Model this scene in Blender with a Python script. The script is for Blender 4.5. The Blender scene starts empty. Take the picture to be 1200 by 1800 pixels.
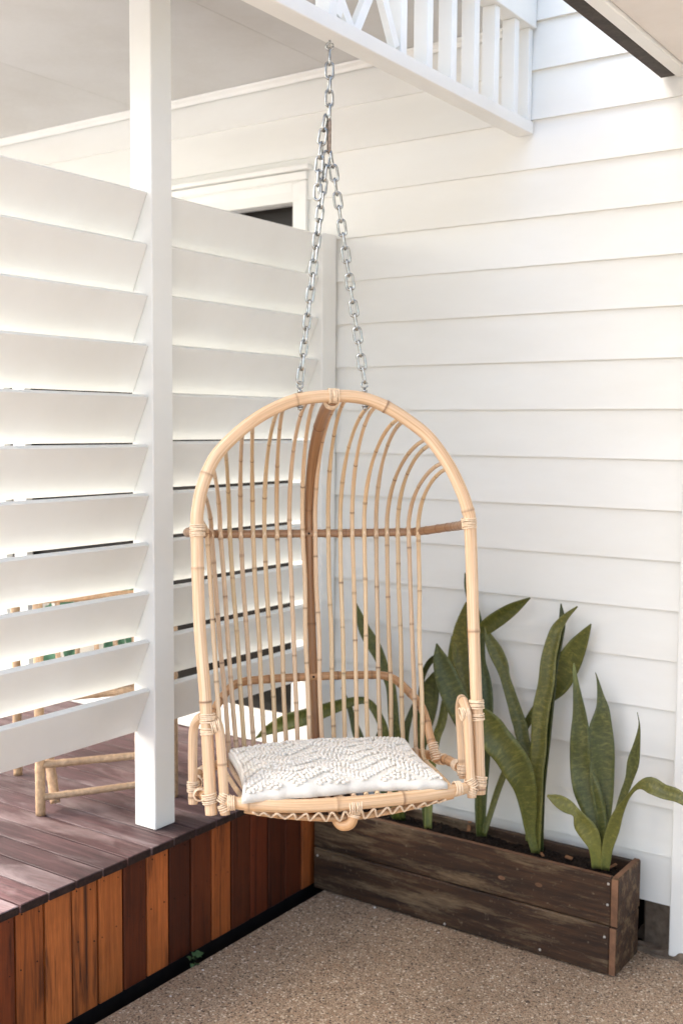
import bpy, bmesh, math, random
import numpy as np
from mathutils import Vector, Matrix
random.seed(11); rng = np.random.default_rng(5)
S = bpy.context.scene; COL = S.collection

# ------------------------------------------------------------------ camera
# solved from the photograph's two horizontal vanishing points (pixels of the 1200x1800 photo)
FPX = 1938.08; CAMZ = 1.55
def _n(v): v = np.array(v, float); return v/np.linalg.norm(v)
AX = -_n([-2206-600, 732-900, FPX]); AY = _n([1947-600, 760-900, FPX]); AZ = np.cross(AX, AY)
if AZ[1] > 0: AZ = -AZ
RW = np.stack([AX, AY, AZ]); CAMP = np.array([0, 0, CAMZ])
cam_d = bpy.data.cameras.new('camera'); cam = bpy.data.objects.new('camera', cam_d); COL.objects.link(cam)
cr = RW @ np.array([1, 0, 0]); cu = RW @ np.array([0, -1, 0]); cb = RW @ np.array([0, 0, -1])
cam.matrix_world = Matrix([[cr[i], cu[i], cb[i], CAMP[i]] for i in range(3)] + [[0, 0, 0, 1]])
cam_d.sensor_fit = 'VERTICAL'; cam_d.sensor_height = 36; cam_d.sensor_width = 24; cam_d.lens = 36*FPX/1800
cam_d.clip_end = 600; cam_d.clip_start = 0.05
cam_d.dof.use_dof = True; cam_d.dof.focus_distance = 2.62; cam_d.dof.aperture_fstop = 3.2
S.camera = cam

# ------------------------------------------------------------------ light
SUN_EL = math.radians(45); SUN_AZ = math.radians(243)     # azimuth clockwise from +Y: behind and left of the camera
W = bpy.data.worlds.new('World'); S.world = W; W.use_nodes = True
nt = W.node_tree; bg = nt.nodes['Background']; sky = nt.nodes.new('ShaderNodeTexSky')
sky.sky_type = 'NISHITA'; sky.sun_disc = False; sky.sun_elevation = SUN_EL; sky.sun_rotation = SUN_AZ
sky.air_density = 1.0; sky.dust_density = 4.0; sky.ozone_density = 0.0
nt.links.new(sky.outputs[0], bg.inputs[0]); bg.inputs[1].default_value = 0.15
sd = bpy.data.lights.new('sun', 'SUN'); sun = bpy.data.objects.new('sun', sd); COL.objects.link(sun)
sd.energy = 0.7; sd.angle = math.radians(72); sd.color = (1.0, 0.98, 0.925)
to_sun = Vector((math.sin(SUN_AZ)*math.cos(SUN_EL), math.cos(SUN_AZ)*math.cos(SUN_EL), math.sin(SUN_EL)))
sun.rotation_euler = to_sun.to_track_quat('Z', 'Y').to_euler()
S.view_settings.view_transform = 'Standard'; S.view_settings.look = 'None'
S.view_settings.gamma = 1; S.view_settings.use_curve_mapping = False
S.view_settings.exposure = 2.13
S.render.engine = 'CYCLES'
S.cycles.use_denoising = True
try: S.cycles.denoiser = 'OPENIMAGEDENOISE'
except Exception: pass
S.cycles.max_bounces = 10; S.cycles.diffuse_bounces = 6; S.cycles.glossy_bounces = 4

# ------------------------------------------------------------------ pixel helpers (a pixel gives a direction; the plane gives the distance)
def ray(x, y): return RW @ np.array([x-600, y-900, FPX])
def onz(x, y, z): r = ray(x, y); return CAMP + r*(z-CAMZ)/r[2]
def ony(x, y, Y): r = ray(x, y); return CAMP + r*Y/r[1]
def onx(x, y, X): r = ray(x, y); return CAMP + r*X/r[0]

# ------------------------------------------------------------------ materials
def mat(name):
    m = bpy.data.materials.new(name); m.use_nodes = True
    return m, m.node_tree, m.node_tree.nodes['Principled BSDF']
def N(t, typ, **kw):
    n = t.nodes.new(typ)
    for k, v in kw.items():
        if k in n.inputs.keys() if isinstance(k, str) else False: n.inputs[k].default_value = v
        else: setattr(n, k, v)
    return n
def ramp(t, src, stops):
    r = t.nodes.new('ShaderNodeValToRGB'); e = r.color_ramp.elements
    while len(e) < len(stops): e.new(0.5)
    for el, (p, c) in zip(e, stops): el.position = p; el.color = (*c, 1) if len(c) == 3 else c
    t.links.new(src, r.inputs[0]); return r.outputs[0]
def mix(t, fac, a, b, mode='MIX'):
    m = t.nodes.new('ShaderNodeMix'); m.data_type = 'RGBA'; m.blend_type = mode
    for sock, v in ((m.inputs[0], fac), (m.inputs[6], a), (m.inputs[7], b)):
        if hasattr(v, 'links') or isinstance(v, bpy.types.NodeSocket): t.links.new(v, sock)
        else: sock.default_value = v if isinstance(v, float) else (*v, 1)
    return m.outputs[2]
def coords(t, kind='Object', scale=(1, 1, 1), rnd=True):
    tc = t.nodes.new('ShaderNodeTexCoord'); out = tc.outputs[kind]
    if rnd:
        oi = t.nodes.new('ShaderNodeObjectInfo'); mu = t.nodes.new('ShaderNodeMath'); mu.operation = 'MULTIPLY'
        mu.inputs[1].default_value = 37.0; t.links.new(oi.outputs['Random'], mu.inputs[0])
        ad = t.nodes.new('ShaderNodeVectorMath'); ad.operation = 'ADD'
        t.links.new(out, ad.inputs[0]); t.links.new(mu.outputs[0], ad.inputs[1]); out = ad.outputs[0]
    mp = t.nodes.new('ShaderNodeMapping'); mp.inputs['Scale'].default_value = scale
    t.links.new(out, mp.inputs[0]); return mp.outputs[0]
def noise(t, vec, scale, detail=3, rough=.55, dist=0.):
    n = t.nodes.new('ShaderNodeTexNoise'); t.links.new(vec, n.inputs['Vector'])
    n.inputs['Scale'].default_value = scale; n.inputs['Detail'].default_value = detail
    n.inputs['Roughness'].default_value = rough; n.inputs['Distortion'].default_value = dist
    return n.outputs[0]
def bump(t, bs, src, strength, dist):
    b = t.nodes.new('ShaderNodeBump'); b.inputs['Strength'].default_value = strength; b.inputs['Distance'].default_value = dist
    t.links.new(src, b.inputs['Height']); t.links.new(b.outputs[0], bs.inputs['Normal'])

def m_paint(name, c, rough=.42, dirt=.06, grain=(1, 1, 1)):
    m, t, b = mat(name); v = coords(t, 'Object', grain)
    n1 = noise(t, v, 2.3, 5, .6); n2 = noise(t, v, 60, 3, .6)
    d = tuple(x*(1-dirt*k) for x, k in zip(c, (1.0, 1.15, 1.4)))
    t.links.new(ramp(t, n1, [(.35, d), (.62, c)]), b.inputs['Base Color'])
    t.links.new(ramp(t, n2, [(.3, (rough-.08,)*3), (.7, (rough+.1,)*3)]), b.inputs['Roughness'])
    bump(t, b, n2, .12, .0015); return m
M = {}
M['white'] = m_paint('white_paint', (.805, .812, .780))
M['wall'] = m_paint('weatherboard_paint', (.80, .808, .775), .45, .05, (.6, 1, 2))
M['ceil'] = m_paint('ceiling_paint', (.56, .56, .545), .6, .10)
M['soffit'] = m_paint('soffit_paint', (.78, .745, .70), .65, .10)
def m_wood(name, dark, light, scale, rough=.55, bstr=.35, spec=.4, usecol=True, detail=None):
    """grain stretched along the axis with the small scale; per-board tint from the object colour"""
    m, t, b = mat(name); v = coords(t, 'Object', scale)
    n1 = noise(t, v, 3.0, 6, .62, .4); n2 = noise(t, v, 14, 4, .6); n3 = noise(t, coords(t, 'Object', (1, 1, 1)), 4.5, 4, .6)
    c = ramp(t, n1, [(.28, dark), (.72, light)])
    c = mix(t, ramp(t, n2, [(.35, (.72,)*3), (.65, (1.12,)*3)]), (0, 0, 0), c, 'MIX') if False else mix(t, 1.0, c, ramp(t, n2, [(.3, (.70,)*3), (.7, (1.18,)*3)]), 'MULTIPLY')
    c = mix(t, 1.0, c, ramp(t, n3, [(.3, (.72,)*3), (.68, (1.12,)*3)]), 'MULTIPLY')
    if detail: c = detail(t, c, v)
    if usecol:
        oi = t.nodes.new('ShaderNodeObjectInfo'); c = mix(t, 1.0, c, oi.outputs['Color'], 'MULTIPLY')
    t.links.new(c, b.inputs['Base Color']); b.inputs['Specular IOR Level'].default_value = spec
    t.links.new(ramp(t, n2, [(.2, (rough-.1,)*3), (.8, (rough+.15,)*3)]), b.inputs['Roughness'])
    bump(t, b, n2, bstr, .002); return m
def deck_detail(t, c, v):
    w = noise(t, coords(t, 'Object', (1.2, 5, 5)), 2.2, 6, .65, .5)
    return mix(t, ramp(t, w, [(.48, (0, 0, 0)), (.72, (.85, .85, .85))]), c, (.21, .165, .165))
M['deck'] = m_wood('weathered_deck', (.028, .013, .014), (.11, .056, .058), (1.3, 30, 30), .58, .5, .35, True, deck_detail)
def skirt_detail(t, c, v):
    w = noise(t, coords(t, 'Object', (20, 20, 1.3)), 1.6, 5, .6, .6)
    return mix(t, ramp(t, w, [(.56, (0, 0, 0)), (.72, (1, 1, 1))]), c, (.035, .010, .005))
M['skirt'] = m_wood('stained_skirting', (.28, .075, .019), (.50, .150, .036), (45, 45, 1.3), .5, .35, .35, True, skirt_detail)
def planter_detail(t, c, v):
    w = noise(t, coords(t, 'Object', (1.6, 11, 11)), 2.1, 8, .75, .15)
    c = mix(t, ramp(t, w, [(.49, (0, 0, 0)), (.66, (.85, .85, .85))]), c, (.19, .138, .080))
    w2 = noise(t, coords(t, 'Object', (1, 1, 1)), 60, 4, .7)
    tc = t.nodes.new('ShaderNodeTexCoord'); sx = t.nodes.new('ShaderNodeSeparateXYZ'); t.links.new(tc.outputs['Generated'], sx.inputs[0])
    ad = t.nodes.new('ShaderNodeMath'); ad.operation = 'MULTIPLY_ADD'; ad.inputs[1].default_value = .55
    t.links.new(noise(t, coords(t, 'Object', (5, 12, 12)), 2.5, 6, .7), ad.inputs[0]); t.links.new(sx.outputs[2], ad.inputs[2])
    c = mix(t, ramp(t, ad.outputs[0], [(1.05, (0, 0, 0)), (1.32, (.75, .75, .75))]), c, (.17, .12, .072))
    return mix(t, ramp(t, w2, [(.62, (0, 0, 0)), (.75, (.7, .7, .7))]), c, (.22, .17, .12))
M['planter'] = m_wood('weathered_hardwood', (.014, .007, .004), (.075, .036, .016), (1.4, 16, 16), .62, .6, .35, True, planter_detail)
M['planter_cut'] = m_wood('sawn_edge', (.13, .062, .032), (.26, .135, .075), (3, 3, 3), .7, .4, .3, True)
M['bamboo'] = m_wood('bamboo_cane', (.32, .21, .125), (.52, .375, .25), (6, 6, 6), .42, .15, .5, True)

def m_rattan():
    m, t, b = mat('rattan_cane'); uv = coords(t, 'UV', (1, 1, 1))
    mp = t.nodes.new('ShaderNodeMapping'); mp.inputs['Scale'].default_value = (9, 1.6, 1); t.links.new(uv, mp.inputs[0])
    n1 = noise(t, mp.outputs[0], 2.2, 4, .6, .2)
    mp2 = t.nodes.new('ShaderNodeMapping'); mp2.inputs['Scale'].default_value = (30, 2.5, 1); t.links.new(uv, mp2.inputs[0])
    n2 = noise(t, mp2.outputs[0], 2.0, 3, .6)
    n3 = noise(t, uv, 3.4, 5, .65, .6)
    c = ramp(t, n1, [(.22, (.48, .305, .165)), (.5, (.675, .48, .31)), (.78, (.82, .655, .475))])
    c = mix(t, 1.0, c, ramp(t, n2, [(.3, (.80, .78, .74)), (.7, (1.08, 1.08, 1.08))]), 'MULTIPLY')
    c = mix(t, ramp(t, n3, [(.60, (0, 0, 0)), (.74, (.75, .75, .75))]), c, (.50, .22, .075))
    c = mix(t, ramp(t, noise(t, uv, 7.5, 6, .75, 1.2), [(.70, (0, 0, 0)), (.76, (.9, .9, .9))]), c, (.07, .03, .014))
    mp3 = t.nodes.new('ShaderNodeMapping'); mp3.inputs['Scale'].default_value = (14, 2.2, 1); t.links.new(uv, mp3.inputs[0])
    n4 = noise(t, mp3.outputs[0], 3.0, 5, .7, .3)
    c = mix(t, ramp(t, n4, [(.63, (0, 0, 0)), (.70, (.7, .7, .7))]), c, (.23, .105, .045))
    oi = t.nodes.new('ShaderNodeObjectInfo'); c = mix(t, 1.0, c, oi.outputs['Color'], 'MULTIPLY')
    at = t.nodes.new('ShaderNodeAttribute'); at.attribute_name = 'node'
    c = mix(t, at.outputs['Fac'], c, (.13, .055, .022))
    t.links.new(c, b.inputs['Base Color'])
    t.links.new(ramp(t, n2, [(.2, (.30,)*3), (.8, (.48,)*3)]), b.inputs['Roughness'])
    b.inputs['Specular IOR Level'].default_value = .45
    bump(t, b, n2, .25, .0008); return m
M['rattan'] = m_rattan()
def m_simple(name, c, rough=.5, metal=0., spec=.5, var=.25, scale=30, bstr=.2, bdist=.001):
    m, t, b = mat(name); v = coords(t); n = noise(t, v, scale, 4, .6)
    t.links.new(ramp(t, n, [(.25, tuple(x*(1-var) for x in c)), (.75, tuple(min(1, x*(1+var)) for x in c))]), b.inputs['Base Color'])
    b.inputs['Roughness'].default_value = rough; b.inputs['Metallic'].default_value = metal; b.inputs['Specular IOR Level'].default_value = spec
    bump(t, b, n, bstr, bdist); return m
M['binding'] = m_simple('cane_binding', (.72, .56, .39), .55, 0, .4, .28, 120)
M['steel'] = m_simple('galvanised_steel', (.40, .41, .40), .24, 1.0, .5, .35, 160, .3)
M['rusty'] = m_simple('rusty_steel', (.26, .205, .165), .5, .9, .5, .5, 120, .4)
M['dark'] = m_simple('dark_void', (.012, .010, .009), .9, 0, .2)  # near black standing in for the shade in voids and gaps
M['soil_ground'] = m_simple('shade_dark_earth', (.045, .034, .026), .95, 0, .1, .5, 40, .6, .01)  # earth colour kept dark to stand for shade in the skirting gap
M['bounce_ground'] = m_simple('pale_bounce_ground', (.50, .485, .455), .9, 0, .2, .25, 30, .6, .01)
M['potting'] = m_simple('potting_mix', (.022, .015, .011), .95, 0, .15, .8, 120, 1.0, .01)
M['gutter'] = m_simple('gutter_underside', (.055, .044, .036), .7, 0, .3, .45, 50, .5)
M['old_concrete'] = m_simple('old_concrete', (.15, .115, .085), .9, 0, .2, .5, 26, .8, .006)
M['endgrain'] = m_simple('dark_end_grain', (.030, .017, .014), .8, 0, .2, .5, 90, .5)
M['screw'] = m_simple('dark_screw', (.02, .012, .008), .5, .5)
M['nail'] = m_simple('nail_head', (.62, .60, .56), .4, .6)
M['chip'] = m_simple('bark_chip', (.24, .12, .06), .85, 0, .2, .4)
M['stone'] = m_simple('white_stone', (.7, .68, .64), .8, 0, .3, .2)
M['fabric'] = m_simple('cream_cotton', (.66, .63, .565), .9, 0, .1, .05, 260, .5, .0008)
M['wool'] = m_simple('cream_wool', (.77, .73, .655), .95, 0, .05, .08, 300, .5, .0008)
for k in ('fabric', 'wool'):
    bsdf = M[k].node_tree.nodes['Principled BSDF']
    bsdf.inputs['Subsurface Weight'].default_value = .15; bsdf.inputs['Subsurface Radius'].default_value = (.01, .008, .006)
def m_glass():
    m, t, b = mat('dark_door_glass'); v = coords(t); n = noise(t, v, 3, 3)
    t.links.new(ramp(t, n, [(.3, (.010, .010, .009)), (.7, (.022, .019, .016))]), b.inputs['Base Color'])
    b.inputs['Roughness'].default_value = .12; b.inputs['Specular IOR Level'].default_value = .10; return m
M['glass'] = m_glass()
def m_concrete():
    m, t, b = mat('exposed_aggregate'); v = coords(t, 'Object', (1, 1, 1), False)
    vo = t.nodes.new('ShaderNodeTexVoronoi'); vo.inputs['Scale'].default_value = 190; t.links.new(v, vo.inputs['Vector'])
    vo2 = t.nodes.new('ShaderNodeTexVoronoi'); vo2.inputs['Scale'].default_value = 330; t.links.new(v, vo2.inputs['Vector'])
    sp = t.nodes.new('ShaderNodeSeparateColor'); t.links.new(vo.outputs['Color'], sp.inputs[0])
    sp2 = t.nodes.new('ShaderNodeSeparateColor'); t.links.new(vo2.outputs['Color'], sp2.inputs[0])
    c = ramp(t, sp.outputs[0], [(0, (.05, .035, .026)), (.07, (.09, .06, .042)), (.13, (.22, .155, .105)), (.45, (.29, .215, .15)), (.7, (.24, .15, .095)), (.86, (.36, .29, .22)), (1, (.52, .46, .38))])
    c2 = ramp(t, sp2.outputs[1], [(0, (.04, .028, .022)), (.25, (.18, .13, .088)), (.8, (.30, .225, .16)), (1, (.42, .34, .26))])
    c = mix(t, ramp(t, sp.outputs[2], [(.42, (0, 0, 0)), (.46, (1, 1, 1))]), c, c2)
    big = noise(t, v, 1.7, 5, .6)
    c = mix(t, 1.0, c, ramp(t, big, [(.3, (1.02, .98, .92)), (.7, (1.45, 1.42, 1.36))]), 'MULTIPLY')
    t.links.new(c, b.inputs['Base Color']); b.inputs['Roughness'].default_value = .72; b.inputs['Specular IOR Level'].default_value = .35
    iv = t.nodes.new('ShaderNodeMath'); iv.operation = 'SUBTRACT'; iv.inputs[0].default_value = 1; t.links.new(vo.outputs['Distance'], iv.inputs[1])
    bump(t, b, iv.outputs[0], .7, .003); return m
M['concrete'] = m_concrete()
def m_leaf():
    m, t, b = mat('snake_plant_leaf'); uv = coords(t, 'UV', (1, 1, 1))
    mp = t.nodes.new('ShaderNodeMapping'); mp.inputs['Scale'].default_value = (1.7, 60, 1); t.links.new(uv, mp.inputs[0])
    n1 = noise(t, mp.outputs[0], 1.6, 6, .72, .5); n2 = noise(t, uv, 40, 4, .7)
    c = ramp(t, n1, [(.34, (.032, .040, .008)), (.52, (.088, .092, .018)), (.69, (.24, .22, .06))])
    c = mix(t, .30, c, ramp(t, n2, [(.34, (.040, .050, .012)), (.66, (.12, .125, .034))]))
    at = t.nodes.new('ShaderNodeAttribute'); at.attribute_name = 'pale'
    c = mix(t, at.outputs['Fac'], c, (.20, .215, .07))
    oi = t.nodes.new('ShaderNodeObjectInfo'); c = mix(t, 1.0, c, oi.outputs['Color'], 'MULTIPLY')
    t.links.new(c, b.inputs['Base Color']); b.inputs['Roughness'].default_value = .40; b.inputs['Specular IOR Level'].default_value = .4
    b.inputs['Subsurface Weight'].default_value = .0
    bump(t, b, n1, .15, .002); return m
M['leaf'] = m_leaf()
def m_weed():
    return m_simple('weed_leaf', (.045, .085, .03), .6, 0, .3, .35, 60)
M['weed'] = m_weed()
def m_print():
    m, t, b = mat('leaf_print_fabric'); v = coords(t, 'Object', (6, 14, 6))
    n = noise(t, v, 1.6, 2, .5, 1.5)
    t.links.new(ramp(t, n, [(.44, (.74, .74, .70)), (.50, (.10, .24, .15)), (.66, (.035, .10, .06)), (.72, (.50, .66, .55))]), b.inputs['Base Color'])
    b.inputs['Roughness'].default_value = .9; return m
M['print'] = m_print()

# ------------------------------------------------------------------ mesh helpers
WL = {}
def place(o, parent, loc=(0, 0, 0)):
    COL.objects.link(o); loc = Vector(loc); WL[o.name] = loc.copy()
    if parent is not None:
        o.parent = parent; o.location = loc - WL[parent.name]
    else: o.location = loc
    return o
def thing(name, loc, label, cat, group=None, kind=None):
    o = bpy.data.objects.new(name, None); o.empty_display_size = .1; place(o, None, loc); tag(o, label, cat, group, kind); return o
def tag(o, label=None, cat=None, group=None, kind=None):
    if label: o['label'] = label
    if cat: o['category'] = cat
    if group: o['group'] = group
    if kind: o['kind'] = kind
    return o
def mesh_obj(name, verts, faces, material, parent=None, loc=(0, 0, 0), smooth=False):
    me = bpy.data.meshes.new(name); me.from_pydata([tuple(map(float, v)) for v in verts], [], faces); me.update()
    me.materials.append(material)
    if smooth: me.polygons.foreach_set('use_smooth', [True]*len(me.polygons))
    return place(bpy.data.objects.new(name, me), parent, loc)
def box(name, x0, x1, y0, y1, z0, z1, material, parent=None, bev=.002, color=None, jit=0):
    c = ((x0+x1)/2, (y0+y1)/2, (z0+z1)/2); h = ((x1-x0)/2, (y1-y0)/2, (z1-z0)/2)
    bm = bmesh.new(); bmesh.ops.create_cube(bm, size=1)
    for v in bm.verts: v.co = Vector((v.co.x*2*h[0], v.co.y*2*h[1], v.co.z*2*h[2]))
    if bev: bmesh.ops.bevel(bm, geom=bm.edges[:], offset=min(bev, min(h)*.8), segments=1, affect='EDGES', profile=.5)
    me = bpy.data.meshes.new(name); bm.to_mesh(me); bm.free(); me.materials.append(material)
    o = bpy.data.objects.new(name, me); place(o, parent, c)
    if color: o.color = (*color, 1)
    return o
def prism_x(name, prof, x0, x1, material, parent=None):
    """profile of (Y,z) points extruded along X"""
    cy = sum(p[0] for p in prof)/len(prof); cz = sum(p[1] for p in prof)/len(prof); cx = (x0+x1)/2; n = len(prof)
    v = [(x-cx, p[0]-cy, p[1]-cz) for x in (x0, x1) for p in prof]
    f = [tuple(range(n))[::-1], tuple(range(n, 2*n))] + [(i, (i+1) % n, n+(i+1) % n, n+i) for i in range(n)]
    return mesh_obj(name, v, f, material, parent, (cx, cy, cz))
def prism_y(name, prof, y0, y1, material, parent=None):
    """profile of (X,z) points extruded along Y"""
    cx = sum(p[0] for p in prof)/len(prof); cz = sum(p[1] for p in prof)/len(prof); cy = (y0+y1)/2; n = len(prof)
    v = [(p[0]-cx, y-cy, p[1]-cz) for y in (y0, y1) for p in prof]
    f = [tuple(range(n)), tuple(range(n, 2*n))[::-1]] + [(i, n+i, n+(i+1) % n, (i+1) % n) for i in range(n)]
    return mesh_obj(name, v, f, material, parent, (cx, cy, cz))
def crom(pts, ds):
    """Catmull-Rom resampling at spacing about ds"""
    P = [np.array(p, float) for p in pts]; P = [2*P[0]-P[1]] + P + [2*P[-1]-P[-2]]; out = []
    for i in range(1, len(P)-2):
        a, b, c, d = P[i-1:i+3]; k = max(1, int(np.ceil(np.linalg.norm((c-b)[:3])/ds)))
        for j in range(k):
            s = j/k; out.append(.5*((2*b)+(c-a)*s+(2*a-5*b+4*c-d)*s*s+(3*b-a-3*c+d)*s**3))
    out.append(P[-2]); return np.array(out)
def tube_data(pts, r, n=9, ds=.02, nodes=None, closed=False, taper=None):
    """-> verts, faces, uvs per loop, node attribute. r constant or per control point"""
    pts = [tuple(p) for p in pts]; rr = r if hasattr(r, '__len__') else [r]*len(pts)
    Q = crom([(*p, q) for p, q in zip(pts, rr)], ds) if not closed else np.array([(*p, q) for p, q in zip(pts, rr)])
    P = Q[:, :3]; Rr = Q[:, 3].copy(); m = len(P)
    T = np.gradient(P, axis=0) if not closed else np.roll(P, -1, 0)-np.roll(P, 1, 0)
    T /= np.linalg.norm(T, axis=1)[:, None]+1e-12
    L = np.concatenate([[0], np.cumsum(np.linalg.norm(np.diff(P, axis=0), axis=1))]); att = np.zeros(m)
    if nodes:
        p = nodes*rng.uniform(.2, 1)
        while p < L[-1]-.01:
            d = np.abs(L-p); Rr *= 1+.09*np.exp(-(d/.005)**2); att = np.maximum(att, np.exp(-((L-p)/.0022)**2)*rng.uniform(.45, 1.0)); p += nodes*rng.uniform(.7, 1.3)
    a = np.array([0, 0, 1.]) if abs(T[0][2]) < .9 else np.array([1., 0, 0])
    u = np.cross(T[0], a); u /= np.linalg.norm(u); V = []
    for i in range(m):
        u = u-T[i]*(u@T[i]); u /= np.linalg.norm(u)+1e-12; w = np.cross(T[i], u)
        for k in range(n):
            an = 2*math.pi*k/n; V.append(P[i]+Rr[i]*(math.cos(an)*u+math.sin(an)*w))
    F = []; UV = []
    for i in range(m if closed else m-1):
        j = (i+1) % m
        for k in range(n):
            k2 = (k+1) % n; F.append((i*n+k, i*n+k2, j*n+k2, j*n+k))
            va, vb = L[i], (L[j] if j else L[i]+.01)
            UV += [(k/n, va), ((k+1)/n, va), ((k+1)/n, vb), (k/n, vb)]
    if not closed:
        F.append(tuple(range(n))[::-1]); UV += [(.5+.3*math.cos(2*math.pi*k/n), .3*math.sin(2*math.pi*k/n)) for k in range(n)]
        F.append(tuple(range((m-1)*n, m*n))); UV += [(.5+.3*math.cos(2*math.pi*k/n), .3*math.sin(2*math.pi*k/n)) for k in range(n)]
    return V, F, UV, np.repeat(att, n)
def build(name, datas, material, parent=None, loc=(0, 0, 0), color=None, off=None, smooth=True):
    """join tube_data pieces of ONE part into one mesh; vertices relative to off"""
    V, F, UV, A = [], [], [], []
    for d in datas:
        b = len(V); V += list(d[0]); F += [tuple(i+b for i in f) for f in d[1]]; UV += d[2]; A += list(d[3])
    o3 = np.array(off if off is not None else loc, float)
    me = bpy.data.meshes.new(name); me.from_pydata([tuple(np.array(v)-o3) for v in V], [], F); me.update(); me.materials.append(material)
    ul = me.uv_layers.new(name='UVMap'); ul.data.foreach_set('uv', np.array(UV, dtype=np.float32).ravel())
    at = me.attributes.new('node', 'FLOAT', 'POINT'); at.data.foreach_set('value', np.array(A, dtype=np.float32))
    if smooth: me.polygons.foreach_set('use_smooth', [len(p.vertices) == 4 for p in me.polygons])
    o = bpy.data.objects.new(name, me); place(o, parent, loc)
    if color: o.color = (*color, 1)
    return o

# ================================================================== SETTING
YW = 3.165                      # face of the weatherboard wall
DZ = .381                       # deck top
gr = mesh_obj('ground', [(-250, -250, 0), (250, -250, 0), (250, 250, 0), (-250, 250, 0)], [(0, 1, 2, 3)], M['bounce_ground'], None, (0, 0, -.13))  # out of view; pale colour added to bounce light under the roofs
tag(gr, 'unseen ground around the house, made pale to bounce light', None, None, 'structure')
eb = box('shade_dark_bed', -4.65, 1.6, .8, 6.2, -.128, -.110, M['soil_ground'], None, 0)  # dark strip added so the gap by the skirting reads as shaded
tag(eb, 'earth under the deck and house, coloured dark as shade in the gap', None, None, 'structure')
slab = box('patio', -2.092, 3.2, -1.6, 3.128, -.109, 0, M['concrete'], None, .006)
tag(slab, 'tan exposed aggregate concrete patio', None, None, 'structure')

# ------------------------------------------------------------------ weatherboard wall with sliding door
wall = thing('weatherboard_wall', (-1.6, YW, 0), 'white horizontal weatherboard house wall behind the chair and planter', 'wall')
PIT = .1463; Z0 = .146
DX0, DX1 = -4.9, -2.335         # outside of the door architrave
def wboard(z, x0, x1):
    jz = random.uniform(-.0012, .0012)
    prof = [(YW-.013, z+jz), (YW+.006, z+jz+.001), (YW+.006, z+PIT+.012), (YW-.0005, z+PIT+.012), (YW-.0125, z+jz+.004)]
    return prism_x('weatherboard', prof, x0, x1, M['wall'], wall)
k = 0
while Z0+k*PIT < 3.3:
    z = Z0+k*PIT
    if z+PIT < 2.462: wboard(z, DX1, -.992)
    else: wboard(z, -6.2, -.992)
    if z > 2.3 and z+PIT >= 2.462 and z < 2.462: pass
    wboard(z, -.884, 1.6)
    if z+PIT < 2.462: wboard(z, -6.2, DX0)
    k += 1
box('corner_board', -.990, -.886, YW-.032, YW+.02, .004, 3.34, M['white'], wall, .003)
box('wall_core', -6.2, -4.62, YW+.0075, YW+.14, .15, 3.34, M['dark'], wall, 0)
box('wall_core', -2.366, 1.6, YW+.0075, YW+.14, .15, 3.34, M['dark'], wall, 0)
box('wall_core', -4.62, -2.37, YW+.076, YW+.14, 2.41, 3.34, M['dark'], wall, 0)
box('underwall_shade', -6.2, 1.6, YW+.10, YW+.16, -.109, .149, M['dark'], wall, 0)  # dark sheet added for the shaded void below the wall
# sliding door: a part of the wall, its frame members and panes sub-parts
door = box('sliding_door', -4.62, -2.403, YW+.055, YW+.075, DZ+.10, 2.37, M['glass'], wall, 0)
def dpart(name, x0, x1, y0, y1, z0, z1, m=M['white'], bv=.002): return box(name, x0, x1, y0, y1, z0, z1, m, door, bv)
dpart('sill', -4.70, -2.336, YW-.035, YW+.05, DZ+.003, DZ+.100)
dpart('jamb', -2.402, -2.369, YW-.012, YW+.07, DZ+.103, 2.405); dpart('jamb', -4.66, -4.625, YW-.012, YW+.07, DZ+.103, 2.405)
dpart('head', -4.62, -2.406, YW+.020, YW+.05, 2.340, 2.366, M['ceil'])  # darker ceiling paint puts the head's shadow into its colour
dpart('frame', -4.62, -2.405, YW-.010, YW+.052, 2.370, 2.406)
dpart('mullion', -3.965, -3.885, YW+.015, YW+.052, DZ+.103, 2.33)
dpart('mullion', -4.09, -4.02, YW+.010, YW+.050, DZ+.103, 2.33)
dpart('architrave', -2.366, -2.336, YW-.022, YW+.02, DZ+.103, 2.408)
dpart('architrave', -4.72, -4.664, YW-.022, YW+.02, DZ+.103, 2.408)
dpart('architrave', -4.72, -2.336, YW-.022, YW+.02, 2.411, 2.440)
dpart('drip_cap', -4.74, -2.32, YW-.034, YW+.01, 2.443, 2.461)
# footing by the corner board
ft = thing('concrete_footing', (-1.03, 3.15, 0), 'broken old concrete footing at the base of the corner board', 'footing')
bm = bmesh.new(); bmesh.ops.create_grid(bm, x_segments=14, y_segments=10, size=.5)
for v in bm.verts:
    X, Y = v.co.x, v.co.y
    edge = max(0, (abs(X)-.34)/.16)
    v.co = Vector((X*.20+.02*math.sin(Y*9), Y*.12+.008*math.sin(X*13), .006+.010*math.sin(X*7+Y*5)+.005*random.uniform(-1, 1)-.03*edge*edge - (.05 if Y < -.45 else 0)+(.03 if Y > .2 else 0)))
me = bpy.data.meshes.new('rubble_top'); bm.to_mesh(me); bm.free(); me.materials.append(M['old_concrete'])
place(bpy.data.objects.new('rubble_top', me), ft, (-1.00, 3.165, .004))
box('stump', -1.085, -.93, 3.185, 3.255, -.108, .150, M['old_concrete'], ft, .006)

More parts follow.
